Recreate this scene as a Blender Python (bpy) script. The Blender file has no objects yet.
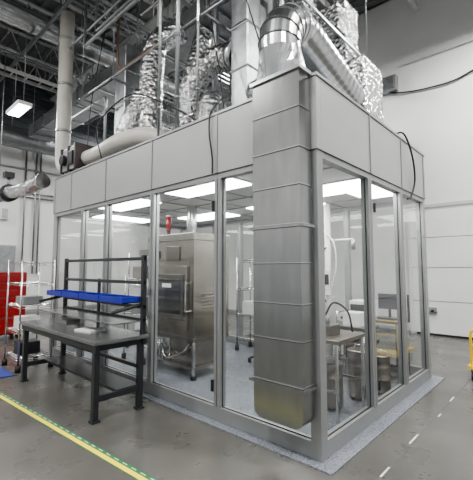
import bpy, bmesh, math, random
from mathutils import Vector, Matrix
random.seed(7)
# ------------------------------------------------------------------ materials
def mat(name, col, rough=.5, metal=0., var=0., vscale=5., bump=0., bscale=20., emit=None, es=0., coat=0., stretch=None, kind='noise'):
    m=bpy.data.materials.new(name); m.use_nodes=True
    nt=m.node_tree; b=nt.nodes['Principled BSDF']
    b.inputs['Base Color'].default_value=(*col,1); b.inputs['Roughness'].default_value=rough
    b.inputs['Metallic'].default_value=metal
    if coat: b.inputs['Coat Weight'].default_value=coat
    if emit: b.inputs['Emission Color'].default_value=(*emit,1); b.inputs['Emission Strength'].default_value=es
    tc=nt.nodes.new('ShaderNodeTexCoord'); mp=nt.nodes.new('ShaderNodeMapping')
    nt.links.new(tc.outputs['Object'],mp.inputs['Vector'])
    if stretch: mp.inputs['Scale'].default_value=stretch
    if var>0:
        n=nt.nodes.new('ShaderNodeTexNoise'); n.inputs['Scale'].default_value=vscale; n.inputs['Detail'].default_value=6
        nt.links.new(mp.outputs[0],n.inputs['Vector'])
        r=nt.nodes.new('ShaderNodeValToRGB')
        r.color_ramp.elements[0].position=.3; r.color_ramp.elements[1].position=.7
        r.color_ramp.elements[0].color=(*[max(0,c*(1-var)) for c in col],1)
        r.color_ramp.elements[1].color=(*[min(1,c*(1+var)) for c in col],1)
        nt.links.new(n.outputs['Fac'],r.inputs[0]); nt.links.new(r.outputs[0],b.inputs['Base Color'])
    if bump>0:
        if kind=='foil':
            n2=nt.nodes.new('ShaderNodeTexVoronoi'); n2.inputs['Scale'].default_value=bscale
            n3=nt.nodes.new('ShaderNodeTexNoise'); n3.inputs['Scale'].default_value=bscale*.6; n3.inputs['Detail'].default_value=4
            n3.inputs['Distortion'].default_value=1.5
            ad=nt.nodes.new('ShaderNodeMath'); ad.operation='ADD'
            nt.links.new(mp.outputs[0],n2.inputs['Vector']); nt.links.new(mp.outputs[0],n3.inputs['Vector'])
            nt.links.new(n2.outputs['Distance'],ad.inputs[0]); nt.links.new(n3.outputs['Fac'],ad.inputs[1]); out=ad.outputs[0]
        else:
            n2=nt.nodes.new('ShaderNodeTexNoise'); n2.inputs['Scale'].default_value=bscale; n2.inputs['Detail'].default_value=5
            nt.links.new(mp.outputs[0],n2.inputs['Vector']); out=n2.outputs['Fac']
        bp=nt.nodes.new('ShaderNodeBump'); bp.inputs['Strength'].default_value=bump; bp.inputs['Distance'].default_value=.03
        nt.links.new(out,bp.inputs['Height']); nt.links.new(bp.outputs[0],b.inputs['Normal'])
    return m
M={}
M['wall']=mat('wall_paint',(.60,.605,.605),.7,var=.03,vscale=1.2,bump=.05,bscale=60)
M['wall2']=mat('door_paint',(.67,.675,.68),.5,var=.02,vscale=1.2)
M['wallL']=mat('wall_paint_grey',(.42,.44,.45),.7,var=.05,vscale=1)
M['dark']=mat('dark_metal_panel',(.075,.085,.095),.6,var=.1)
M['deck']=mat('roof_deck',(.13,.135,.14),.6,.0,var=.08)
M['joist']=mat('joist_paint',(.44,.45,.45),.5,.0,var=.1)
M['galv']=mat('galvanized_steel',(.56,.575,.585),.25,1,var=.05,vscale=9,bump=.03,bscale=2.2,stretch=(1,1,.6))
M['galvp']=mat('galvanized_duct_panel',(.36,.368,.37),.24,1,var=.09,vscale=5,bump=.06,bscale=1.6,stretch=(2.2,1,.5))
M['galvd']=mat('galvanized_dull',(.31,.325,.335),.38,.9,var=.15,vscale=8)
M['seam']=mat('duct_seam',(.13,.135,.14),.4,1)
M['foil']=mat('foil_insulation',(.66,.67,.68),.16,1,bump=.9,bscale=17,kind='foil')
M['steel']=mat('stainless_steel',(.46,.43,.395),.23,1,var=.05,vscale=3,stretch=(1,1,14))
M['steel2']=mat('stainless_dark',(.30,.28,.26),.35,1)  # darker stainless for drums, tables and cabinet trim
M['chrome']=mat('chrome_wire',(.55,.55,.55),.2,1)
M['alu']=mat('frame_aluminium',(.31,.32,.325),.36,.5,var=.03)
M['header']=mat('header_panel',(.345,.35,.355),.42,.2,var=.03,vscale=2)
M['white']=mat('white_plastic',(.66,.66,.65),.45)
M['pvc']=mat('white_duct_wrap',(.47,.455,.42),.5,var=.06,vscale=6)
M['black']=mat('black_powdercoat',(.022,.024,.028),.35)
M['rubber']=mat('black_rubber',(.015,.015,.015),.6)
M['blue']=mat('blue_plastic',(.010,.018,.27),.4)
M['bluemat']=mat('blue_mat',(.02,.04,.22),.6)
M['red']=mat('red_enamel',(.26,.01,.01),.3,coat=.2)
M['redd']=mat('dark_band',(.05,.04,.04),.4)
M['yellow']=mat('yellow_paint',(.72,.50,.02),.4)
M['tapey']=mat('tape_yellow',(.85,.68,.04),.45)
M['tapeg']=mat('tape_green',(.02,.15,.06),.45)
M['laminate']=mat('bench_top',(.24,.245,.25),.22,.7,var=.1)
M['glassdark']=mat('dark_window',(.05,.05,.052),.08,coat=.5)
M['screen']=mat('monitor_screen',(.02,.02,.03),.1)
M['lit']=mat('led_panel',(1,1,1),.5,emit=(1,.99,.96),es=12)
M['lit2']=mat('highbay_lens',(1,1,1),.5,emit=(1,.98,.95),es=14)
M['ceil']=mat('cleanroom_ceiling',(.55,.56,.57),.5)
M['copper']=mat('copper_pipe',(.40,.22,.14),.35,.9)
M['dash']=mat('white_dash',(.55,.55,.53),.5,var=.3,vscale=14)  # mottled off-white for the floor dashes and the tape dashes
# concrete
m=mat('concrete',(.092,.089,.082),.32,var=.32,vscale=.9,bump=.04,bscale=14); M['conc']=m
nt=m.node_tree; b=nt.nodes['Principled BSDF']; tc=[n for n in nt.nodes if n.type=='TEX_COORD'][0]
n=nt.nodes.new('ShaderNodeTexNoise'); n.inputs['Scale'].default_value=2.2; n.inputs['Detail'].default_value=8
mr=nt.nodes.new('ShaderNodeMapRange'); mr.inputs['To Min'].default_value=.16; mr.inputs['To Max'].default_value=.44
nt.links.new(tc.outputs['Object'],n.inputs['Vector']); nt.links.new(n.outputs['Fac'],mr.inputs['Value']); nt.links.new(mr.outputs[0],b.inputs['Roughness'])
# speckled epoxy
def epoxy(name,c0,c1):
    m=mat(name,(.45,.47,.50),.25)
    nt=m.node_tree; b=nt.nodes['Principled BSDF']; tc=[n for n in nt.nodes if n.type=='TEX_COORD'][0]
    v=nt.nodes.new('ShaderNodeTexVoronoi'); v.inputs['Scale'].default_value=130
    r=nt.nodes.new('ShaderNodeValToRGB'); r.color_ramp.elements[0].color=(*c0,1); r.color_ramp.elements[1].color=(*c1,1)
    r.color_ramp.elements[0].position=.1; r.color_ramp.elements[1].position=.6
    sp=nt.nodes.new('ShaderNodeSeparateColor')
    nt.links.new(tc.outputs['Object'],v.inputs['Vector']); nt.links.new(v.outputs['Color'],sp.inputs[0]); nt.links.new(sp.outputs[0],r.inputs[0]); nt.links.new(r.outputs[0],b.inputs['Base Color'])
    return m
M['epoxy']=epoxy('speckled_epoxy',(.085,.095,.115),(.215,.23,.26))
# glass
m=bpy.data.materials.new('clear_glazing'); m.use_nodes=True; nt=m.node_tree
for n in list(nt.nodes): nt.nodes.remove(n)
o=nt.nodes.new('ShaderNodeOutputMaterial'); mx=nt.nodes.new('ShaderNodeMixShader'); t=nt.nodes.new('ShaderNodeBsdfTransparent'); g=nt.nodes.new('ShaderNodeBsdfGlossy')
lw=nt.nodes.new('ShaderNodeLayerWeight'); lw.inputs['Blend'].default_value=.5
pw=nt.nodes.new('ShaderNodeMath'); pw.operation='POWER'; pw.inputs[1].default_value=4.0
ml=nt.nodes.new('ShaderNodeMath'); ml.operation='MULTIPLY_ADD'; ml.inputs[1].default_value=.8; ml.inputs[2].default_value=.06
t.inputs[0].default_value=(.93,.95,.945,1); g.inputs['Roughness'].default_value=.01
nt.links.new(lw.outputs['Facing'],pw.inputs[0]); nt.links.new(pw.outputs[0],ml.inputs[0])
nt.links.new(ml.outputs[0],mx.inputs[0]); nt.links.new(t.outputs[0],mx.inputs[1]); nt.links.new(g.outputs[0],mx.inputs[2]); nt.links.new(mx.outputs[0],o.inputs[0])
M['glass']=m
# ------------------------------------------------------------------ mesh builder
class MB:
    def __init__(s,name,parent=None): s.n=name; s.bm=bmesh.new(); s.mats=[]; s.parent=parent
    def mi(s,k):
        if k not in s.mats: s.mats.append(k)
        return s.mats.index(k)
    def box(s,x0,x1,y0,y1,z0,z1,k,R=None,c=None):
        x0,x1=sorted((x0,x1));y0,y1=sorted((y0,y1));z0,z1=sorted((z0,z1))
        P=[Vector(p) for p in((x0,y0,z0),(x1,y0,z0),(x1,y1,z0),(x0,y1,z0),(x0,y0,z1),(x1,y0,z1),(x1,y1,z1),(x0,y1,z1))]
        if R is not None:
            c=Vector(c) if c is not None else Vector(((x0+x1)/2,(y0+y1)/2,(z0+z1)/2))
            P=[R@(p-c)+c for p in P]
        v=[s.bm.verts.new(p) for p in P]; i=s.mi(k)
        for f in((0,3,2,1),(4,5,6,7),(0,1,5,4),(1,2,6,5),(2,3,7,6),(3,0,4,7)):
            s.bm.faces.new([v[j] for j in f]).material_index=i
    def quad(s,pts,k):
        f=s.bm.faces.new([s.bm.verts.new(Vector(p)) for p in pts]); f.material_index=s.mi(k)
    def loft(s,rings,k,smooth=True,caps=True):
        i=s.mi(k); R=[[s.bm.verts.new(p) for p in r] for r in rings]; n=len(R[0])
        for a,b in zip(R[:-1],R[1:]):
            for j in range(n):
                f=s.bm.faces.new([a[j],a[(j+1)%n],b[(j+1)%n],b[j]]); f.material_index=i; f.smooth=smooth
        if caps:
            f=s.bm.faces.new(list(reversed(R[0]))); f.material_index=i
            f=s.bm.faces.new(R[-1]); f.material_index=i
    def tube(s,pts,r,k,seg=12,smooth=True):
        pts=[Vector(p) for p in pts]; n=len(pts); rings=[]
        up=None
        for a in range(n):
            t=(pts[min(a+1,n-1)]-pts[max(a-1,0)]).normalized()
            if up is None:
                up=Vector((0,0,1)) if abs(t.z)<.9 else Vector((1,0,0))
            u=(up-t*up.dot(t)).normalized(); w=t.cross(u); up=u
            rr=r(a/(n-1),a) if callable(r) else r
            rings.append([pts[a]+(u*math.cos(q)+w*math.sin(q))*rr for q in [2*math.pi*j/seg for j in range(seg)]])
        s.loft(rings,k,smooth)
    def cyl(s,p0,p1,r,k,seg=12,r2=None):
        s.tube([p0,p1],(lambda f,a:r if a==0 else (r2 if r2 is not None else r)),k,seg)
    def bar(s,p0,p1,w,k):
        s.tube([p0,p1],w*.7071,k,4,False)
    def prism(s,poly,d0,d1,axis,k,smooth=False):
        def mk(p,d): return Vector((p[0],d,p[1])) if axis=='y' else (Vector((d,p[0],p[1])) if axis=='x' else Vector((p[0],p[1],d)))
        s.loft([[mk(p,d0) for p in poly],[mk(p,d1) for p in poly]],k,smooth)
    def done(s,bevel=0,recalc=True):
        if recalc: bmesh.ops.recalc_face_normals(s.bm,faces=s.bm.faces)
        me=bpy.data.meshes.new(s.n); s.bm.to_mesh(me); s.bm.free()
        for k in s.mats: me.materials.append(M[k])
        o=bpy.data.objects.new(s.n,me); bpy.context.collection.objects.link(o)
        if s.parent: o.parent=s.parent
        if bevel:
            b=o.modifiers.new('bevel','BEVEL'); b.width=bevel; b.segments=2; b.limit_method='ANGLE'; b.angle_limit=.6
        return o
def empty(n):
    e=bpy.data.objects.new(n,None); bpy.context.collection.objects.link(e); return e
def cat(pts,n=8):
    P=[Vector(p) for p in pts]; P=[P[0]*2-P[1]]+P+[P[-1]*2-P[-2]]; out=[]
    for i in range(1,len(P)-2):
        for j in range(n):
            t=j/n; a,b,c,d=P[i-1:i+3]
            out.append(.5*((2*b)+(c-a)*t+(2*a-5*b+4*c-d)*t*t+(3*b-a-3*c+d)*t**3))
    out.append(P[-2]); return out
def rfill(pts,rad,n=8):
    P=[Vector(p) for p in pts]; out=[P[0]]
    for i in range(1,len(P)-1):
        a=(P[i-1]-P[i]).normalized(); c=(P[i+1]-P[i]).normalized()
        p0=P[i]+a*rad; p2=P[i]+c*rad
        for j in range(n+1):
            t=j/n; out.append(p0*(1-t)**2+P[i]*2*t*(1-t)+p2*t*t)
    out.append(P[-1]); return out
def dens(pts,step):
    out=[pts[0]]
    for a,b in zip(pts[:-1],pts[1:]):
        n=max(1,int((b-a).length/step))
        for j in range(1,n+1): out.append(a.lerp(b,j/n))
    return out
# ------------------------------------------------------------------ shell
XL,XR,YF,YB,H=-13.,7.,-8.,7.,8.9
E=.03
o=MB('floor'); o.box(XL-.2,XR+.2,YF-.2,YB+.2,-.2,0,'conc'); o.done()
o=MB('ceiling'); o.box(XL-.2,XR+.2,YF-.2,YB+.2,H,H+.2,'deck')
y=YF
while y<YB:
    o.box(XL,XR,y,y+.09,H-.05,H+.01,'deck'); y+=.3
o.done()
o=MB('wall_back'); o.box(XL-.2,XR+.2,YB,YB+.2,0,H,'wall'); 
for z in (6.1,): o.box(XL,XR,YB-.004,YB+.01,z,z+.015,'wallL')
for x in [-10,-7,-4,5]: o.box(x,x+.012,YB-.003,YB+.01,0,H,'wallL')
o.done()
o=MB('wall_left'); o.box(XL-.2,XL,YF-.2,YB,0,6.6,'wall'); o.box(XL-.2,XL,YF-.2,YB,6.6,H,'dark')
z=6.7
while z<H-.1: o.box(XL,XL+.05,YF,YB,z,z+.1,'dark'); z+=.22
o.done()
o=MB('wall_right'); o.box(XR,XR+.2,YF-.2,YB,0,H,'wall'); o.done()
o=MB('wall_front'); o.box(XL,XR,YF-.2,YF,0,H,'wall'); o.box(XL,XR,YF,YF+.02,0,2.4,'wallL'); o.done()
o=MB('baseboard_back'); o.box(XL,-1.5,YB-.015,YB,0,.12,'alu'); o.box(3.3,XR,YB-.015,YB,0,.12,'alu'); o.done()
o=MB('baseboard_left'); o.box(XL,XL+.015,YF,YB-.02,0,.12,'alu'); o.done()
o=MB('trim_floor_joints')
o.box(1.2,1.21,YF,YB,-.001,.0015,'dark'); o.box(.4,XR,-.6,-.59,-.001,.0015,'dark')
o.box(.42,.428,.0,YB,-.001,.0012,'dark')
for (a,b,x) in ((.14,.32,.41),(.85,1.1,.40),(1.7,1.8,.43),(2.3,2.5,.41)): o.box(x,x+.015,a,b,-.001,.002,'dash')  # short off-white dashes laid along the floor joint
o.done()
# sectional overhead door on back wall
o=MB('door_1')
for i,(a,b) in enumerate(((.01,.8),(.815,1.6),(1.615,2.33),(2.345,3.07))): o.box(-1.35,3.2,YB-.05,YB-.001,a,b,'wall2')
o.box(-1.43,-1.35,YB-.07,YB-.001,0,3.12,'wall'); o.box(3.2,3.28,YB-.07,YB-.001,0,3.12,'wall'); o.box(-1.43,3.28,YB-.08,YB-.001,3.07,3.15,'wallL')
o.box(-1.0,-.84,YB-.09,YB-.05,.5,.66,'alu'); o.cyl((-.92,YB-.14,.58),(-.92,YB-.09,.58),.03,'black'); o.box(-1.02,-.82,YB-.11,YB-.09,.55,.57,'chrome')
o.box(-1.3,3.1,YB-.055,YB-.05,.0,.05,'rubber')
o.done()
def joist_y(o,x,y0,y1,z0,z1,k='joist'):
    o.box(x-.06,x+.06,y0,y1,z1-.05,z1,k); o.box(x-.05,x+.05,y0,y1,z0,z0+.05,k)
    n=int((y1-y0)/.6); d=(y1-y0)/n
    for i in range(n):
        a=y0+i*d
        o.bar((x,a,z0+.03),(x,a+d/2,z1-.03),.03,k); o.bar((x,a+d/2,z1-.03),(x,a+d,z0+.03),.03,k)
o=MB('roof_joists')
x=XL+.8
while x<XR: joist_y(o,x,YF+E,YB-E,H-.75,H-.06); x+=1.6
o.done()
o=MB('roof_girder')
for yy in (-3.2,2.6):
    o.box(XL+E,XR-E,yy-.12,yy+.12,H-1.35,H-1.29,'joist'); o.box(XL+E,XR-E,yy-.12,yy+.12,H-.83,H-.77,'joist')
    n=24; d=(XR-XL-.2)/n
    for i in range(n):
        a=XL+.1+i*d
        o.bar((a,yy,H-1.3),(a+d/2,yy,H-.8),.06,'joist'); o.bar((a+d/2,yy,H-.8),(a+d,yy,H-1.3),.06,'joist')
o.done()
o=MB('sprinkler_pipes')
for (p,q,r) in [((XL+.2,3.6,7.3),(-2.2,3.6,7.3),.06),((XL+.2,.2,7.1),(XR-E,.2,7.1),.04),((-7,YF+E,7.2),(-7,YB-E,7.2),.05),((-3.6,YF+E,7.0),(-3.6,YB-E,7.0),.04),((-10,YF+E,7.2),(-10,YB-E,7.2),.05)]:
    o.cyl(p,q,r,'galvd')
for x in (-7,-3.6,-10):
    for y in (-2,1,3.6,6): o.cyl((x,y,7.1),(x,y,H-.08),.012,'galvd',6)
o.done()
o=MB('electrical_conduits')
for i,(x,z) in enumerate([(-5.2,6.7),(-5.05,6.7),(-4.9,6.7),(-8.4,6.9),(-2.4,6.4),(-2.3,6.4)]): o.cyl((x,YF+E,z),(x,YB-E,z),.02,'galvd',8)
for (y,z) in [(2.2,6.62),(2.3,6.62),(4.6,6.45),(4.75,6.45)]: o.cyl((XL+.2,y,z),(-1.9,y,z),.022,'galvd',8)
for x in (-11,-9,-8.4,-6.5,-5,-2.35):
    for y in (2.25,4.65): o.cyl((x,y,6.4),(x,y,H-.08),.01,'galvd',6)
o.done()
o=MB('cable_ladder')
for x in (-9.3,-8.95): o.box(x,x+.03,YF+.2,YB-.2,6.7,6.8,'joist')
y=YF+.4
while y<YB-.4: o.box(-9.28,-8.94,y,y+.03,6.73,6.76,'joist'); y+=.35
for y in (-5,-2,1,4):
    for x in (-9.285,-8.935): o.cyl((x,y,6.8),(x,y,H-.78),.008,'galvd',6)
for x in (-9.2,-9.12,-9.05): o.cyl((x,YF+.3,6.78),(x,YB-.3,6.78),.02,'rubber',6)
o.done()
o=MB('round_supply_duct')
o.tube(dens([Vector((-7.8,YF+.5,7.55)),Vector((-7.8,YB-.4,7.55))],.1),lambda f,i:.27+(.012 if i%4==0 else 0),'galv',20)
for y in (-5.5,-2.5,.8,4): o.cyl((-7.8,y,7.8),(-7.8,y,H-.78),.01,'galvd',6); o.tube([(-7.8+.29*math.cos(a),y,7.55+.29*math.sin(a)) for a in [2*math.pi*j/20 for j in range(21)]],.012,'joist',6)
o.done()
o=MB('wall_conduits')
for y in (1.75,2.1,2.25): o.cyl((XL+.06,y,1.4),(XL+.06,y,6.5),.03,'galvd',8)
for z in (4.2,4.35,5.2): o.cyl((XL+.06,-6,z),(XL+.06,6.5,z),.035,'galvd',8)
o.done()
o=MB('electrical_panel'); o.box(XL+.001,XL+.2,.7,1.5,1.3,2.4,'alu'); o.box(XL+.2,XL+.22,.74,1.46,1.34,2.36,'galvd'); o.cyl((XL+.22,1.4,1.8),(XL+.25,1.4,1.8),.03,'black'); o.done(.004)
o=MB('wall_speaker'); o.box(XL+.001,XL+.15,1.0,1.25,3.3,3.7,'white'); o.box(XL+.15,XL+.16,1.03,1.22,3.33,3.67,'galvd'); o.done(.004)
o=MB('wall_cable')
o.tube(cat([(-2.6,YB-.05,7.2),(-2.2,YB-.05,6.6),(-1.6,YB-.05,6.2),(-.4,YB-.05,6.05),(.6,YB-.05,6.25),(3,YB-.05,6.3),(5,YB-.05,6.3)]),.02,'rubber',8)
o.cyl((-1.5,YB-.05,6.9),(5,YB-.05,6.9),.03,'white',8); o.done()
o=MB('junction_box'); o.box(-1.95,-1.55,YB-.2,YB-.001,6.25,6.65,'alu'); o.box(-1.9,-1.6,YB-.22,YB-.2,6.3,6.6,'galvd'); o.done(.005)
def highbay(x,y,z,w=1.2,d=.35,power=260):
    o=MB('highbay_light'); o.box(x-w/2,x+w/2,y-d/2,y+d/2,z+.01,z+.09,'white'); o.box(x-w/2+.04,x+w/2-.04,y-d/2+.03,y+d/2-.03,z-.005,z+.01,'lit2')
    for a in (-.35*w,.35*w): o.cyl((x+a,y,z+.09),(x+a,y,H-.78),.008,'galvd',6)
    ob=o.done()
    l=bpy.data.lights.new('highbay_lamp','AREA'); l.shape='RECTANGLE'; l.size=w; l.size_y=d; l.energy=power; l.color=(1,.985,.955)
    lo=bpy.data.objects.new('highbay_lamp',l); bpy.context.collection.objects.link(lo); lo.location=(x,y,z-.03); lo.parent=ob
for (x,y) in [(-10.6,-3.5),(-5.5,-4.5),(-.5,-4.5),(4,-3.5),(3.2,1.2),(1.2,4.9),(-4.6,4.9),(-10.8,4.9)]: highbay(x,y,7.2,power=375)
highbay(-8.0,.0,5.35,w=.9,d=.3,power=130)
# ------------------------------------------------------------------ cleanroom
W,D,HT,HB=5.64,3.15,3.27,2.62
root=empty('cleanroom')
o=MB('frame',root)
def rail(z0,z1,i=.004):
    o.box(-W+.1,-.1,i,.09,z0,z1,'alu'); o.box(-.09,-i,.1,D-.1,z0,z1,'alu'); o.box(-W+.1,-.1,D-.09,D-i,z0,z1,'alu'); o.box(-W+i,-W+.09,.1,D-.1,z0,z1,'alu')
rail(.013,.15); rail(HB-.06,HB-.003)
Z0,Z1=.151,HB-.061
for s in (1.22,2.44,3.66,4.45):
    o.box(-s-.045,-s-.006,.0,.088,Z0,Z1,'alu'); o.box(-s+.006,-s+.045,0,.088,Z0,Z1,'alu'); o.box(-s-.006,-s+.006,.015,.08,Z0,Z1,'seam')
    o.box(-s-.04,-s+.04,D-.088,D,Z0,Z1,'alu')
for t in (1.13,2.13):
    o.box(-.088,0,t-.045,t-.006,Z0,Z1,'alu'); o.box(-.088,0,t+.006,t+.045,Z0,Z1,'alu'); o.box(-.08,-.015,t-.006,t+.006,Z0,Z1,'seam')
    o.box(-W,-W+.088,t-.04,t+.04,Z0,Z1,'alu')
for (x,y) in ((-.1,0),(-W,0),(-.1,D-.1),(-W,D-.1)): o.box(x,x+.1,y,y+.1,.013,HB-.001,'alu')
# dark glazing gaskets
for a,b in ((0.1,1.175),(1.265,2.395),(2.485,3.615),(3.705,4.405),(4.495,W-.1)):
    for x in (-a-.006,-b): o.box(x,x+.006,.036,.044,Z0,Z1,'rubber')
    o.box(-b,-a,.036,.044,Z0,Z0+.006,'rubber')
for a,b in ((.1,1.085),(1.175,2.085),(2.175,D-.1)):
    for y in (a,b-.006): o.box(-.044,-.036,y,y+.006,Z0,Z1,'rubber')
    o.box(-.044,-.036,a,b,Z0,Z0+.006,'rubber')
o.done()
o=MB('header_panels',root)
ss=[.06,1.22,2.44,3.66,4.88,W-.06]
for a,b in zip(ss[:-1],ss[1:]):
    o.box(-b+.004,-a-.004,-.012,.05,HB,HT,'header'); o.box(-b+.004,-a-.004,D-.05,D+.012,HB,HT,'header')
    o.box(-b-.012,-b+.012,-.022,-.013,HB,HT,'alu')
tt=[.06,1.13,2.13,D-.06]
for a,b in zip(tt[:-1],tt[1:]):
    o.box(-.05,.012,a+.004,b-.004,HB,HT,'header'); o.box(-W-.012,-W+.05,a+.004,b-.004,HB,HT,'header')
    o.box(.013,.022,b-.012,b+.012,HB,HT,'alu')
for (x,y) in ((-.06,-.014),(-W-.014,-.014),(-.06,D-.06),(-W-.014,D-.06)): o.box(x,x+.074,y,y+.074,HB,HT,'header')
o.box(-W-.02,.024,-.024,.06,HT+.001,HT+.03,'alu'); o.box(-.06,.024,.061,D-.061,HT+.001,HT+.03,'alu'); o.box(-W,.024,D-.06,D+.02,HT+.001,HT+.03,'alu')
o.done(.002)
o=MB('ceiling_deck',root); o.box(-W+.1,-.1,.1,D-.1,HB+.0,HB+.06,'ceil')
for s in [i*.61 for i in range(1,10)]: o.box(-s-.012,-s+.012,.1,D-.1,HB-.012,HB-.001,'alu')
for t in (.62,1.23,1.84,2.45): o.box(-W+.1,-.1,t-.012,t+.012,HB-.014,HB-.001,'alu')
o.done()
o=MB('roof_deck',root); o.box(-W+.06,-.06,.06,D-.06,HT-.06,HT-.01,'galvd'); o.done()
o=MB('light_panels',root)
for (x0,y0,x1,y1) in [(-2.42,.14,-1.24,.60),(-1.2,.64,-.63,1.82),(-.60,1.25,-.12,2.43),(-2.42,1.86,-1.24,2.43),(-4.25,.14,-3.07,.60),(-4.25,1.86,-3.07,2.43),(-5.4,.64,-4.9,1.8),(-2.42,2.5,-1.9,3.0)]:
    o.box(x0,x1,y0,y1,HB-.03,HB-.016,'lit'); 
o.done()
o=MB('glass_panes',root)
se=[0,1.22,2.44,3.66,4.45,W]
g0,g1=.14,HB-.05
for a,b in zip(se[:-1],se[1:]):
    for yy in (.045,D-.045): o.quad([(-b+.03,yy,g0),(-a-.03,yy,g0),(-a-.03,yy,g1),(-b+.03,yy,g1)],'glass')
tt=[0,1.13,2.13,D]
for a,b in zip(tt[:-1],tt[1:]):
    for xx in (-.045,-W+.045): o.quad([(xx,a+.03,g0),(xx,b-.03,g0),(xx,b-.03,g1),(xx,a+.03,g1)],'glass')
o.done()
o=MB('epoxy_floor',root); o.box(-W-.1,.14,-.10,D+.15,0.0,.012,'epoxy'); o.done()
o=MB('door_hardware',root); o.box(.0,.03,2.2,2.24,.9,1.25,'chrome'); o.box(0,.02,1.2,1.23,.3,.4,'black'); o.box(-.0,.02,1.2,1.23,2.2,2.3,'black')
o.box(-1.29,-1.265,-.02,0,.3,.42,'black'); o.box(-1.29,-1.265,-.02,0,2.2,2.32,'black'); o.done()
# ------------------------------------------------------------------ rect return duct
o=MB('return_air_duct')
x0,x1,z0,z1=-.55,-.045,.30,3.30
poly=[(x0,z1),(x0,z0+.09)]+[(x0+.09-.09*math.cos(a),z0+.09-.09*math.sin(a)) for a in [math.pi/2*j/6 for j in range(1,7)]]
poly+=[(x1-.09+.09*math.sin(a),z0+.09-.09*math.cos(a)) for a in [math.pi/2*j/6 for j in range(0,7)]]+[(x1,z1)]
o.prism(poly,-.20,-.026,'y','galvp')
for i,z in enumerate([.62,.98,1.28,1.62,1.95,2.28,2.6,2.95]):
    o.box(x0-.004,x1+.004,-.205,-.03,z,z+.006,'seam'); o.box(x0-.004,x1+.004,-.206,-.03,z+.007,z+.014,'galv')
for z in (.60,1.93):
    o.box(x0-.035,x1+.035,-.225,-.206,z,z+.022,'galvp'); o.box(x0-.035,x0,-.206,-.026,z,z+.022,'galvp'); o.box(x1,x1+.03,-.206,-.026,z,z+.022,'galvp')
o.box(x0-.02,x1+.02,-.22,-.027,z1-.02,z1+.01,'galv')
cx,cy,R=-.30,-.11,.195
def rr_ring(z,f):
    out=[]
    for j in range(32):
        a=2*math.pi*j/32; c,s_=math.cos(a),math.sin(a)
        k=1/max(abs(c)/.2525,abs(s_)/.0875); px,py=c*k,s_*k
        out.append(Vector((cx+px*(1-f)+c*R*f,cy+(py*(1-f)+s_*R*f),z)))
    return out
o.loft([rr_ring(3.31+.24*f,f) for f in (0,.33,.66,1)],'galv',smooth=False)
path=[Vector((cx,cy,3.54)),Vector((cx,cy,3.62))]
br=.3
for j in range(1,6): 
    a=math.radians(95)*j/5; path.append(Vector((cx,cy+br*(1-math.cos(a)),3.62+br*math.sin(a))))
o.tube(path,lambda f,i:R+.002*(i%2),'galv',36,smooth=False)
for p,q in zip(path[1:-1],path[2:]):
    t=(q-p).normalized(); o.cyl(p-t*.004,p+t*.004,R+.009,'galvp',36)
st=path[-1]; en=Vector((cx-.02,1.35,3.62)); 
run=dens([st,en],.03)
o.tube(run,lambda f,i:R+(.007 if i%3==0 else 0),'galv',28)
o.done()
o=MB('plenum_box'); o.box(-.95,-.12,1.36,1.95,HT,4.15,'foil'); o.box(-.97,-.1,1.34,1.97,HT,HT+.05,'galv'); o.done(.03)
# ------------------------------------------------------------------ overhead ducts
def foilbox(name,x,y,w,d,z0,z1,k='foil',bands=True):
    o=MB(name); o.box(x-w/2,x+w/2,y-d/2,y+d/2,z0,z1,k)
    if bands:
        z=z0+.3
        while z<z1: o.box(x-w/2-.012,x+w/2+.012,y-d/2-.012,y+d/2+.012,z,z+.04,'galv'); z+=.6
    o.done(.025)
foilbox('insulated_riser_duct',-1.75,2.5,.5,.45,HT,H-1.4)
foilbox('insulated_riser_duct',-1.0,2.45,.5,.45,HT,5.7)
foilbox('supply_riser_duct',-1.5,.8,.30,.28,HT,H-.8,'galvd')
foilbox('exhaust_riser_duct',-4.72,.95,.38,.34,HT,5.9,'galvd')
foilbox('exhaust_riser_duct',-2.9,2.4,.5,.4,HT,7.4,'galvd')
foilbox('exhaust_riser_duct',-2.1,1.7,.3,.3,HT,5.9,'galvd')
def flex(name,pts,r,k='foil',ribs=True,n=10,seg=20):
    o=MB(name); P=dens(cat(pts,n),.03)
    o.tube(P,(lambda f,i:r*(1+(.06 if i%2 else -.03)+.03*math.sin(i*.37)) if ribs else r),k,seg)
    for e,q in ((0,1),(-1,-2)):
        t=(P[e]-P[q]).normalized(); o.cyl(P[e]-t*.08,P[e]+t*.01,r*1.1,'galv',seg)
    o.done()
flex('foil_flex_duct',[(-3.62,.75,HT),(-3.62,.75,4.2),(-3.62,.78,5.2),(-3.6,.9,5.6),(-3.4,1.2,5.85)],.19)
flex('foil_flex_duct',[(-2.55,.7,HT),(-2.55,.7,3.8),(-2.45,.7,4.3),(-2.1,.75,4.55),(-1.68,.8,4.5)],.18)
flex('foil_flex_duct',[(-2.0,.55,HT),(-2.0,.55,3.6),(-2.1,.75,3.95),(-2.5,1.2,4.15),(-2.85,1.9,4.2),(-2.9,2.2,4.2)],.16)
flex('foil_flex_duct',[(-4.5,.72,3.62),(-4.3,.6,3.75),(-4.1,.6,4.0),(-3.95,.65,4.3),(-3.8,.75,4.6)],.18)
flex('foil_flex_duct',[(-1.45,1.7,HT),(-1.45,1.7,3.8),(-1.35,1.8,4.3),(-1.05,2.2,4.6)],.15)
flex('foil_flex_duct',[(-1.0,.55,HT),(-1.0,.55,3.5),(-1.1,.65,3.75),(-1.33,.8,3.85)],.14)
flex('foil_flex_duct',[(-3.1,1.1,HT),(-3.1,1.1,3.9),(-3.2,1.2,4.5),(-3.25,1.4,5.2),(-3.2,1.6,5.94)],.15)
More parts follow.
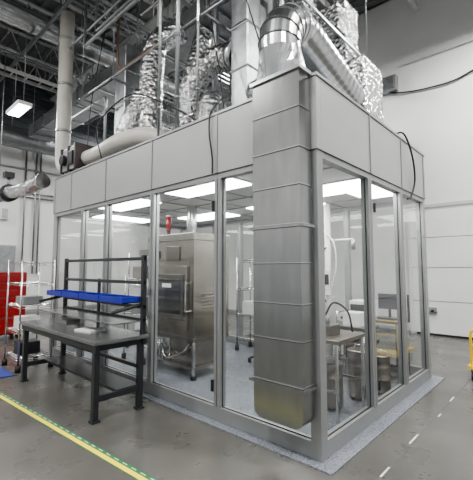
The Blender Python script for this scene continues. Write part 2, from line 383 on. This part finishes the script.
flex('foil_flex_duct',[(-5.1,1.5,HT),(-5.1,1.5,4.2),(-5.3,1.5,4.8),(-5.5,1.6,5.4),(-5.5,1.7,5.94)],.16)
o=MB('insulated_crossover_duct'); o.box(-2.0,-.75,2.0,2.2,5.1,5.5,'foil'); o.box(-2.02,-.73,1.98,2.22,5.28,5.31,'galv'); o.done(.02)
o=MB('overhead_trunk_duct'); o.box(-11.6,-1.9,1.35,2.05,5.95,6.35,'galvd')
x=-11.5
while x<-2.0: o.box(x,x+.03,1.32,2.08,5.92,6.38,'galv'); x+=1.2
for x in (-11,-8,-5,-2.6):
    for y in (1.3,2.1): o.cyl((x,y,5.92),(x,y,H-.7),.008,'galvd',6)
    o.box(x-.02,x+.02,1.28,2.12,5.9,5.93,'galvd')
o.done()
o=MB('overhead_round_duct')
o.tube(dens([Vector((XL+1.6,5.6,6.0)),Vector((-3.2,5.6,6.0)),],.1),lambda f,i:.32+(.012 if i%4==0 else 0),'galv',20)
for x in (-11,-8,-5): o.cyl((x,5.6,6.3),(x,5.6,H-.7),.01,'galvd',6)
o.done()
o=MB('spiral_exhaust_duct')
o.tube(dens([Vector((XL+.9,YF+.5,6.0)),Vector((XL+.9,YB-1.9,6.0))],.1),lambda f,i:.34+(.012 if i%4==0 else 0),'galvd',20)
for y in (-5,-2,1,4): o.cyl((XL+.9,y,6.3),(XL+.9,y,H-.7),.01,'galvd',6)
o.done()
o=MB('white_exhaust_duct')
o.tube(rfill([(-6.1,.3,7.0),(-6.1,.3,3.62),(-5.56,.3,3.62)],.28),.14,'pvc',20)
for z in (4.4,5.4,6.4): o.cyl((-6.1,.3,z),(-6.1,.3,z+.05),.152,'alu',20)
o.tube(cat([(-4.94,.3,3.62),(-4.4,.28,3.6),(-3.8,.25,3.62),(-3.2,.3,3.6),(-2.9,.45,3.5),(-2.85,.5,3.28)]),lambda f,i:.14*(1+.03*(i%2)),'pvc',20)
o.done()
o=MB('inline_fan_box'); o.box(-5.55,-4.95,.08,.52,3.42,3.84,'alu')
for x in (-5.58,-5.27,-4.98): o.box(x,x+.04,.05,.55,3.39,3.87,'redd')
for x in (-5.5,-5.0): 
    for y in (.1,.46): o.box(x,x+.04,y,y+.04,HT+.0,3.42,'galvd')
o.cyl((-5.4,.3,3.84),(-5.4,.3,3.98),.07,'black'); o.box(-5.2,-5.05,.04,.08,3.5,3.75,'black'); o.cyl((-5.42,.0,3.62),(-5.42,.08,3.62),.1,'black',16)
o.done(.006)
flex('foil_flex_duct',[(-5.98,-.1,3.3),(-6.6,-.15,3.25),(-7.3,-.1,3.3),(-8.0,-.1,3.35)],.13)
o=MB('exhaust_valve'); o.cyl((-8.2,-.1,3.35),(-8.0,-.1,3.35),.2,'black',20); o.cyl((-8.5,-.1,3.35),(-8.2,-.1,3.35),.15,'blue',20); o.cyl((-8.15,-.1,3.5),(-8.15,-.1,3.75),.04,'alu'); o.box(-8.25,-8.05,-.2,0,3.72,3.85,'black')
o.cyl((-9.6,-.1,3.35),(-8.5,-.1,3.35),.12,'galv',16); o.cyl((-8.9,-.1,3.4),(-8.9,-.1,H-.7),.01,'galvd',6); o.done()
o=MB('pipe_support_strut')
for x in (-5.4,-4.2,-3.0,-1.8,-.7):
    o.cyl((x,.35,4.9),(x,.35,H-.7),.008,'galvd',6); o.cyl((x,2.9,4.9),(x,2.9,H-.7),.008,'galvd',6)
    o.box(x-.015,x+.015,.3,2.95,4.9,4.93,'galvd')
for y in (.35,2.9): o.cyl((-5.6,y,4.95),(-.7,y,4.95),.018,'galvd',8)
o.done()
def pipe(pts,r,k='galvd'):
    o=MB('process_pipe'); o.tube(rfill(pts,.08,4),r,k,8)
    for z in (3.9,4.8):
        p=Vector(pts[0]); o.cyl((p.x,p.y,z),(p.x,p.y,z+.04),r*1.35,k,8)
    o.done()
for (x,y,z,x2,k,r) in [(-.75,.35,6.1,-4.9,'galvd',.025),(-1.9,.3,5.6,-3.3,'chrome',.02),(-2.3,.28,5.9,-5.2,'galvd',.03),(-3.1,.55,5.2,-4.4,'copper',.014),(-4.25,1.2,5.4,-5.6,'galvd',.025),(-5.3,.8,5.1,-7.5,'galvd',.03),(-.7,1.15,5.9,-2.7,'chrome',.02),(-2.75,.3,6.2,-6.5,'galvd',.02)]:
    pipe([(x,y,HT-.005),(x,y,z),(x2,y,z),(x2,y,H-.8)],r,k)
for (x,y,k,r) in [(-2.5,1.2,'galvd',.05),(-3.9,1.1,'pvc',.05),(-1.2,1.2,'galvd',.04)]:
    pipe([(x,y,HT-.005),(x,y,H-.8)],r,k)
def cable(pts,r=.009,k='rubber'):
    o=MB('power_cable'); o.tube(cat(pts,8),r,k,6); o.done()
cable([(-1.30,.2,3.6),(-1.3,-.02,3.34),(-1.32,-.035,3.1),(-1.27,-.035,2.8),(-1.27,-.033,2.62)])
cable([(-1.3,.2,3.3),(-1.6,.4,4.1),(-1.9,.5,5.2),(-2,.5,6.4)])
cable([(-.9,.9,3.3),(-1.0,.5,4.2),(-1.05,.1,5.2),(-1.0,.1,6.4)])
cable([(-.1,2.1,3.32),(.03,2.2,3.36),(.07,2.4,3.1),(.05,2.55,2.8),(.04,2.4,2.55),(.02,2.3,2.5)],.012)
cable([(-4,.1,3.3),(-4,.0,3.9),(-3.2,.1,4.2),(-2.2,.1,3.7),(-1.6,.1,3.32)])
cable([(-5.2,.4,3.9),(-5.3,.5,4.9),(-5.2,.7,6.5)])
# ------------------------------------------------------------------ inside equipment
o=MB('stainless_isolator_cabinet')
x0,x1,y0,y1,z0,z1=-3.52,-2.40,.70,1.42,.60,2.10
o.box(x0,x1,y0,y1,z0,z1-.1,'steel'); o.box(x0-.01,x1+.01,y0-.02,y1+.01,z1-.1,z1+.004,'steel')
o.box(x0+.1,x1-.12,y0-.035,y0-.001,.70,1.62,'steel')
o.box(x0+.16,x1-.18,y0-.05,y0-.035,.84,1.50,'steel2'); o.box(x0+.22,x1-.24,y0-.055,y0-.045,.92,1.42,'glassdark')
o.box(x0+.45,x1-.45,y0-.06,y0-.05,1.30,1.36,'white')
o.box(x1-.11,x1-.085,y0-.09,y0-.06,.95,1.4,'chrome'); 
for z in (.97,1.37): o.cyl((x1-.1,y0-.07,z),(x1-.1,y0,z),.01,'chrome',8)
o.box(x0+.1,x0+.3,y0-.03,y0-.001,1.74,1.86,'black'); o.box(x0+.5,x0+.8,y0-.025,y0-.001,1.7,1.92,'steel2')
for z in (.8,1.5): o.box(x0+.06,x0+.12,y0-.05,y0,z,z+.1,'chrome')
for i in range(5): o.box(x1,x1+.008,y0+.15,y1-.15,1.0+i*.05,1.02+i*.05,'steel2')
for x in (x0+.06,x1-.06):
    for y in (y0+.06,y1-.06): o.cyl((x,y,.05),(x,y,z0),.028,'chrome'); o.cyl((x,y,.013),(x,y,.06),.045,'black')
o.box(x0+.03,x1-.03,y0+.03,y1-.03,.16,.19,'steel'); o.box(x0+.002,x1-.002,y0+.002,y1-.002,z0-.06,z0-.001,'steel2')
o.box(x0+.45,x1-.1,y0+.12,y1-.1,.19,.54,'steel'); o.cyl((x0+.25,y0+.25,.19),(x0+.25,y0+.25,.56),.1,'chrome',20)
o.tube(cat([(x0+.25,y0+.1,.4),(x0+.5,y0+.0,.25),(x0+.8,y0+.05,.35),(x1-.2,y0+.1,.5)]),.015,'chrome',8)
o.cyl((x0+.6,1.1,z1),(x0+.6,1.1,HB-.04),.08,'galv',16)
o.done(.006)
o=MB('stack_light'); o.cyl((-3.2,.85,2.105),(-3.2,.85,2.18),.03,'black'); o.cyl((-3.2,.85,2.18),(-3.2,.85,2.42),.04,'red'); o.cyl((-3.2,.85,2.42),(-3.2,.85,2.44),.042,'white'); o.done()
def wireshelf(name,x0,x1,y0,y1,ht,levels,floor=.013):
    o=MB(name)
    for x in (x0,x1):
        for y in (y0,y1):
            o.cyl((x,y,floor+.1),(x,y,ht),.013,'chrome',8); o.cyl((x,y,floor),(x,y,floor+.1),.04,'rubber',10)
    for z in levels:
        for (p,q) in (((x0,y0),(x1,y0)),((x1,y0),(x1,y1)),((x1,y1),(x0,y1)),((x0,y1),(x0,y0))):
            o.cyl((*p,z),(*q,z),.007,'chrome',6); o.cyl((*p,z-.035),(*q,z-.035),.005,'chrome',6)
        n=int((x1-x0)/.05)
        for i in range(1,n): o.cyl((x0+i*(x1-x0)/n,y0,z),(x0+i*(x1-x0)/n,y1,z),.003,'chrome',4)
    return o
o=wireshelf('wire_shelving',-5.4,-4.75,-.78,-.3,1.72,(.2,.6,1.0,1.35,1.68),floor=0)
o.box(-5.3,-5.0,-.7,-.4,.61,.8,'white'); o.box(-5.25,-4.9,-.7,-.4,1.01,1.13,'alu'); o.box(-5.25,-4.95,-.7,-.4,.21,.4,'black'); o.done()
o=wireshelf('wire_shelving',-5.1,-4.1,1.3,1.85,1.9,(.25,.75,1.25,1.8))
for (x,z,w,h,k) in [(-5,.26,.35,.25,'white'),(-4.6,.26,.3,.2,'galvd'),(-5,.76,.3,.25,'black'),(-4.6,.76,.35,.18,'alu'),(-4.9,1.26,.4,.22,'white'),(-4.4,1.26,.2,.3,'galvd'),(-4.9,1.81,.5,.15,'steel2')]:
    o.box(x,x+w,1.4,1.75,z,z+h,k)
o.done()
o=wireshelf('wire_shelving',-5.4,-4.9,2.3,2.9,1.9,(.25,.75,1.25,1.8)); o.box(-5.3,-5,2.4,2.8,.76,1.0,'white'); o.done()
o=wireshelf('wire_shelving',-4.3,-3.7,.75,1.1,1.5,(.3,.8,1.4)); o.box(-4.2,-3.9,.8,1.05,.81,1.1,'alu'); o.box(-4.15,-3.85,.8,1.05,1.41,1.62,'steel'); o.box(-4.2,-3.85,.8,1.05,.31,.5,'black'); o.done()
o=wireshelf('wire_shelving',-3.3,-2.5,2.6,3.0,1.8,(.25,.7,1.2,1.75)); o.box(-3.2,-2.9,2.65,2.95,.71,.95,'white'); o.box(-2.85,-2.6,2.65,2.95,1.21,1.4,'black'); o.done()
def table(o,x0,x1,y0,y1,z,k='steel',leg='chrome',floor=.013,shelf=.25):
    o.box(x0,x1,y0,y1,z-.04,z,k)
    for x in (x0+.04,x1-.04):
        for y in (y0+.04,y1-.04): o.cyl((x,y,floor),(x,y,z-.04),.02,leg,10)
    if shelf: o.box(x0+.03,x1-.03,y0+.03,y1-.03,shelf,shelf+.02,k)
o=MB('stainless_work_table'); table(o,-1.95,-1.1,1.5,2.0,.88); o.done(.003)
o=MB('benchtop_instrument'); o.box(-1.8,-1.4,1.55,1.95,.88,1.15,'white'); o.box(-1.75,-1.45,1.54,1.55,1.0,1.1,'screen'); o.box(-1.7,-1.5,1.6,1.9,1.15,1.2,'alu'); o.done(.01)
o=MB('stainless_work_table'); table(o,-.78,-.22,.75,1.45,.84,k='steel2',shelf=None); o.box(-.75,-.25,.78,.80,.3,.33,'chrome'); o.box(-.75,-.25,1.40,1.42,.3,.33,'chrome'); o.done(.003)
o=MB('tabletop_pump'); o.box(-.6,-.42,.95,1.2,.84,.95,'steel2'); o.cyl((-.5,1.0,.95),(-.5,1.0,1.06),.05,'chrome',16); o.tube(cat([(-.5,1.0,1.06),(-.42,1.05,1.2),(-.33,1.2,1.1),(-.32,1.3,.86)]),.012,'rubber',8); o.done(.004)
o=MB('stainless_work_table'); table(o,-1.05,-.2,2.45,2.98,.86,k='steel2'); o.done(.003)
o=MB('label_printer'); o.box(-.95,-.65,2.55,2.9,.86,1.1,'white'); o.box(-.93,-.67,2.54,2.55,.95,1.05,'black'); o.done(.015)
o=MB('desk_monitor'); o.box(-.55,-.25,2.6,2.75,.86,.88,'black'); o.cyl((-.4,2.7,.88),(-.4,2.7,1.05),.02,'black'); o.box(-.55,-.27,2.66,2.69,1.0,1.22,'black'); o.box(-.54,-.28,2.655,2.66,1.01,1.21,'screen'); o.done(.004)
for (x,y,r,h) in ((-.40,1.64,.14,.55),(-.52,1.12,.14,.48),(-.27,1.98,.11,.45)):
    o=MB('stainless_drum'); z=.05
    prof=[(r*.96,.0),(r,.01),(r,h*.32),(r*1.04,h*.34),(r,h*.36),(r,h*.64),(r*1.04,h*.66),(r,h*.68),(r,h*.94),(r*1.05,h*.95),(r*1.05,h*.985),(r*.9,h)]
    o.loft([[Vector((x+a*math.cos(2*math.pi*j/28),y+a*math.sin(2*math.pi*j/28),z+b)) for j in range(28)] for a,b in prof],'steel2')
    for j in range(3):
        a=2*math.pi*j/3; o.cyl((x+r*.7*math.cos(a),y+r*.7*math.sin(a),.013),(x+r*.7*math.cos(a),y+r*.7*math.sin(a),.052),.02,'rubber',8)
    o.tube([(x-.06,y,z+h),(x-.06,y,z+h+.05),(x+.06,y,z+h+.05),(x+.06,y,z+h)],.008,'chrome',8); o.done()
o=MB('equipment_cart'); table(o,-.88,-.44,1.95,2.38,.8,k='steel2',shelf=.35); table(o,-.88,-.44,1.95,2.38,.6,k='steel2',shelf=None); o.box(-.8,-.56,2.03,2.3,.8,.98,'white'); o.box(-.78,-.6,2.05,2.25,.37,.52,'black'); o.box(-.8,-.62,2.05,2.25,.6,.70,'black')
o.tube([(-.86,1.98,.8),(-.86,1.98,.98),(-.86,2.35,.98),(-.86,2.35,.8)],.012,'chrome',8); o.done()
o=MB('service_column'); o.cyl((-1.1,2.2,.013),(-1.1,2.2,.04),.12,'white',20); o.cyl((-1.1,2.2,.04),(-1.1,2.2,2.55),.045,'white',16)
o.box(-1.17,-1.03,2.12,2.15,1.2,1.55,'white'); o.box(-1.15,-1.05,2.11,2.12,1.35,1.5,'screen')
o.tube(cat([(-1.1,2.15,2.1),(-.95,2.1,1.95),(-.92,2.1,1.6),(-1.0,2.1,1.3)]),.012,'white',8)
o.tube(cat([(-1.1,2.15,1.9),(-1.25,2.1,1.7),(-1.22,2.1,1.3),(-1.1,2.12,1.1)]),.012,'rubber',8)
o.cyl((-1.1,2.2,2.0),(-.7,2.2,2.0),.018,'white',8); o.cyl((-.7,2.2,2.0),(-.7,2.2,1.85),.03,'alu',12); o.done()
def stool(x,y):
    o=MB('lab_stool'); o.cyl((x,y,.62),(x,y,.69),.18,'black',24); o.cyl((x,y,.15),(x,y,.62),.025,'chrome')
    for j in range(5):
        a=2*math.pi*j/5; e=(x+.26*math.cos(a),y+.26*math.sin(a)); o.bar((x,y,.14),(*e,.09),.035,'black'); o.cyl((*e,.013),(*e,.09),.03,'rubber',10)
    P=[(x+.19*math.cos(2*math.pi*j/24),y+.19*math.sin(2*math.pi*j/24),.35) for j in range(25)]; o.tube(P,.01,'chrome',6); o.bar((x-.19,y,.35),(x+.19,y,.35),.015,'chrome')
    o.box(x-.17,x+.17,y+.17,y+.21,.85,1.1,'black'); o.bar((x,y,.63),(x,y+.19,.68),.03,'black'); o.bar((x,y+.19,.68),(x,y+.19,.9),.03,'black'); o.done(.006)
stool(-2.3,2.2)
o=MB('white_storage_cabinet'); o.box(-2.2,-1.4,2.62,3.02,.08,1.1,'white'); o.box(-2.17,-1.81,2.6,2.62,.12,1.06,'ceil'); o.box(-1.79,-1.43,2.6,2.62,.12,1.06,'ceil')
for x in (-1.84,-1.77): o.box(x,x+.012,2.575,2.6,.5,.7,'chrome')
o.box(-2.15,-1.45,2.66,2.98,.013,.08,'black'); o.done(.004)
# ------------------------------------------------------------------ outside bench
o=MB('steel_workbench')
X0,X1,Y0,Y1=-4.30,-2.06,-.92,-.27
o.box(X0,X1,Y0,Y1,.79,.83,'laminate'); o.box(X0+.02,X1-.02,Y0+.02,Y0+.06,.72,.79,'black'); o.box(X0+.02,X1-.02,Y1-.06,Y1-.02,.72,.79,'black')
for x in (X0+.05,X1-.11):
    for y in (Y0+.03,Y1-.09): o.box(x,x+.06,y,y+.06,.02,.79,'black'); o.box(x-.015,x+.075,y-.015,y+.075,0,.02,'black')
    o.box(x+.01,x+.05,Y0+.06,Y1-.06,.2,.26,'black'); o.box(x+.01,x+.05,Y0+.06,Y1-.06,.72,.79,'black')
o.box(X0+.08,X1-.08,Y1-.35,Y1-.05,.24,.27,'black'); o.box(X0+.08,X1-.08,Y1-.09,Y1-.05,.45,.49,'black')
for x in (X0+.03,X1-.08): o.box(x,x+.05,Y1-.07,Y1-.02,.83,1.74,'black')
o.box(X0+1.1,X0+1.14,Y1-.06,Y1-.03,.83,1.45,'black')
for z in (1.68,1.40,1.12,.97): o.box(X0+.03,X1-.03,Y1-.065,Y1-.03,z,z+.04,'black')
for x in (X0+.05,X1-.09): o.bar((x,Y1-.04,1.17),(x,Y1-.42,1.1),.03,'black')
o.box(X0+.05,X1-.05,Y1-.42,Y1-.07,.97,.985,'laminate')
o.done(.003)
o=MB('blue_storage_bins')
for i in range(4):
    a=X0+.02+i*.54; o.box(a,a+.525,Y1-.30,Y1-.08,1.19,1.2,'blue'); o.box(a,a+.525,Y1-.31,Y1-.30,1.19,1.26,'blue'); o.box(a,a+.01,Y1-.30,Y1-.08,1.19,1.26,'blue'); o.box(a+.515,a+.525,Y1-.30,Y1-.08,1.19,1.26,'blue'); o.box(a,a+.525,Y1-.085,Y1-.075,1.19,1.26,'blue')
o.done()
o=MB('paper_stack'); o.box(-2.95,-2.65,-.72,-.5,.83,.85,'white',Matrix.Rotation(.2,3,'Z')); o.done()
o=MB('tool_tray'); o.box(-3.9,-3.5,-.6,-.4,.83,.84,'alu'); o.box(-3.9,-3.5,-.6,-.59,.84,.88,'alu'); o.box(-3.9,-3.5,-.41,-.4,.84,.88,'alu'); o.box(-3.85,-3.7,-.57,-.5,.84,.9,'white'); o.done()
# floor tape
o=MB('floor_marking_tape')
A=Vector((-9.,-1.58,0)); B=Vector((2.5,-.88,0)); d=(B-A).normalized(); n=Vector((-d.y,d.x,0)); L=(B-A).length
def strip(w0,w1,z,k,a=0,b=L):
    i=o.mi(k); v=[o.bm.verts.new(A+d*p+n*q+Vector((0,0,zz))) for zz in (.0,z) for p,q in((a,w0),(b,w0),(b,w1),(a,w1))]
    for f in((0,3,2,1),(4,5,6,7),(0,1,5,4),(1,2,6,5),(2,3,7,6),(3,0,4,7)): o.bm.faces.new([v[j] for j in f]).material_index=i
strip(-.045,.05,.0015,'tapey'); strip(.010,.05,.002,'tapeg'); strip(-.045,-.035,.002,'tapeg')
q=0
while q<L-.2:
    strip(.026,.036,.0025,'dash',q,q+.06); q+=.12
o.done()
o=MB('anti_fatigue_mat'); o.box(-5.35,-4.6,-1.22,-.86,0,.015,'bluemat'); o.done(.004)
# red tool cabinet
o=MB('red_tool_cabinet'); YA,YC=-1.15,.26; o.box(-8.4,-7.75,YA,YC,.12,1.5,'red'); 
for i,(a,b) in enumerate(((.16,.5),(.53,.75),(.78,.95),(.98,1.12),(1.15,1.28),(1.30,1.46))):
    o.box(-7.75,-7.73,YA+.04,YC-.04,a,b,'red'); o.box(-7.73,-7.722,YA+.2,YC-.2,b-.026,b-.02,'seam')
for x in (-8.3,-7.85):
    for y in (YA+.1,YC-.1): o.cyl((x-.02,y,.06),(x+.02,y,.06),.06,'rubber',14)
o.done(.006)
# yellow cart
o=MB('yellow_platform_cart'); ox=.0; o.box(.42+ox,1.0+ox,3.35,4.15,.17,.22,'yellow')
for x in (.48+ox,.94+ox):
    for y in (3.43,4.07): o.cyl((x-.025,y,.07),(x+.025,y,.07),.07,'rubber',16); o.box(x-.035,x+.035,y-.03,y+.03,.12,.17,'galvd')
o.tube(rfill([(.46+ox,3.42,.2),(.46+ox,3.40,.72),(.95+ox,3.4,.72),(.95+ox,3.42,.2)],.08),.018,'yellow',10)
o.tube([(.47+ox,3.41,.5),(.95+ox,3.41,.5)],.014,'yellow',8); o.box(.55+ox,.90+ox,3.65,4.0,.22,.36,'black')
o.done(.004)
# world
w=bpy.data.worlds.new('world'); bpy.context.scene.world=w; w.use_nodes=True
w.node_tree.nodes['Background'].inputs[0].default_value=(.8,.85,.9,1); w.node_tree.nodes['Background'].inputs[1].default_value=.3
# camera
c=bpy.data.cameras.new('camera'); co=bpy.data.objects.new('camera',c); bpy.context.collection.objects.link(co)
co.location=(1.577,-2.756,1.58); co.rotation_euler=(math.radians(94.5),0,math.radians(42.4))
c.sensor_fit='HORIZONTAL'; c.sensor_width=36; c.lens=27.86; c.clip_start=.05
bpy.context.scene.camera=co
try: bpy.context.scene.view_settings.look='AgX - Medium High Contrast'
except Exception: pass
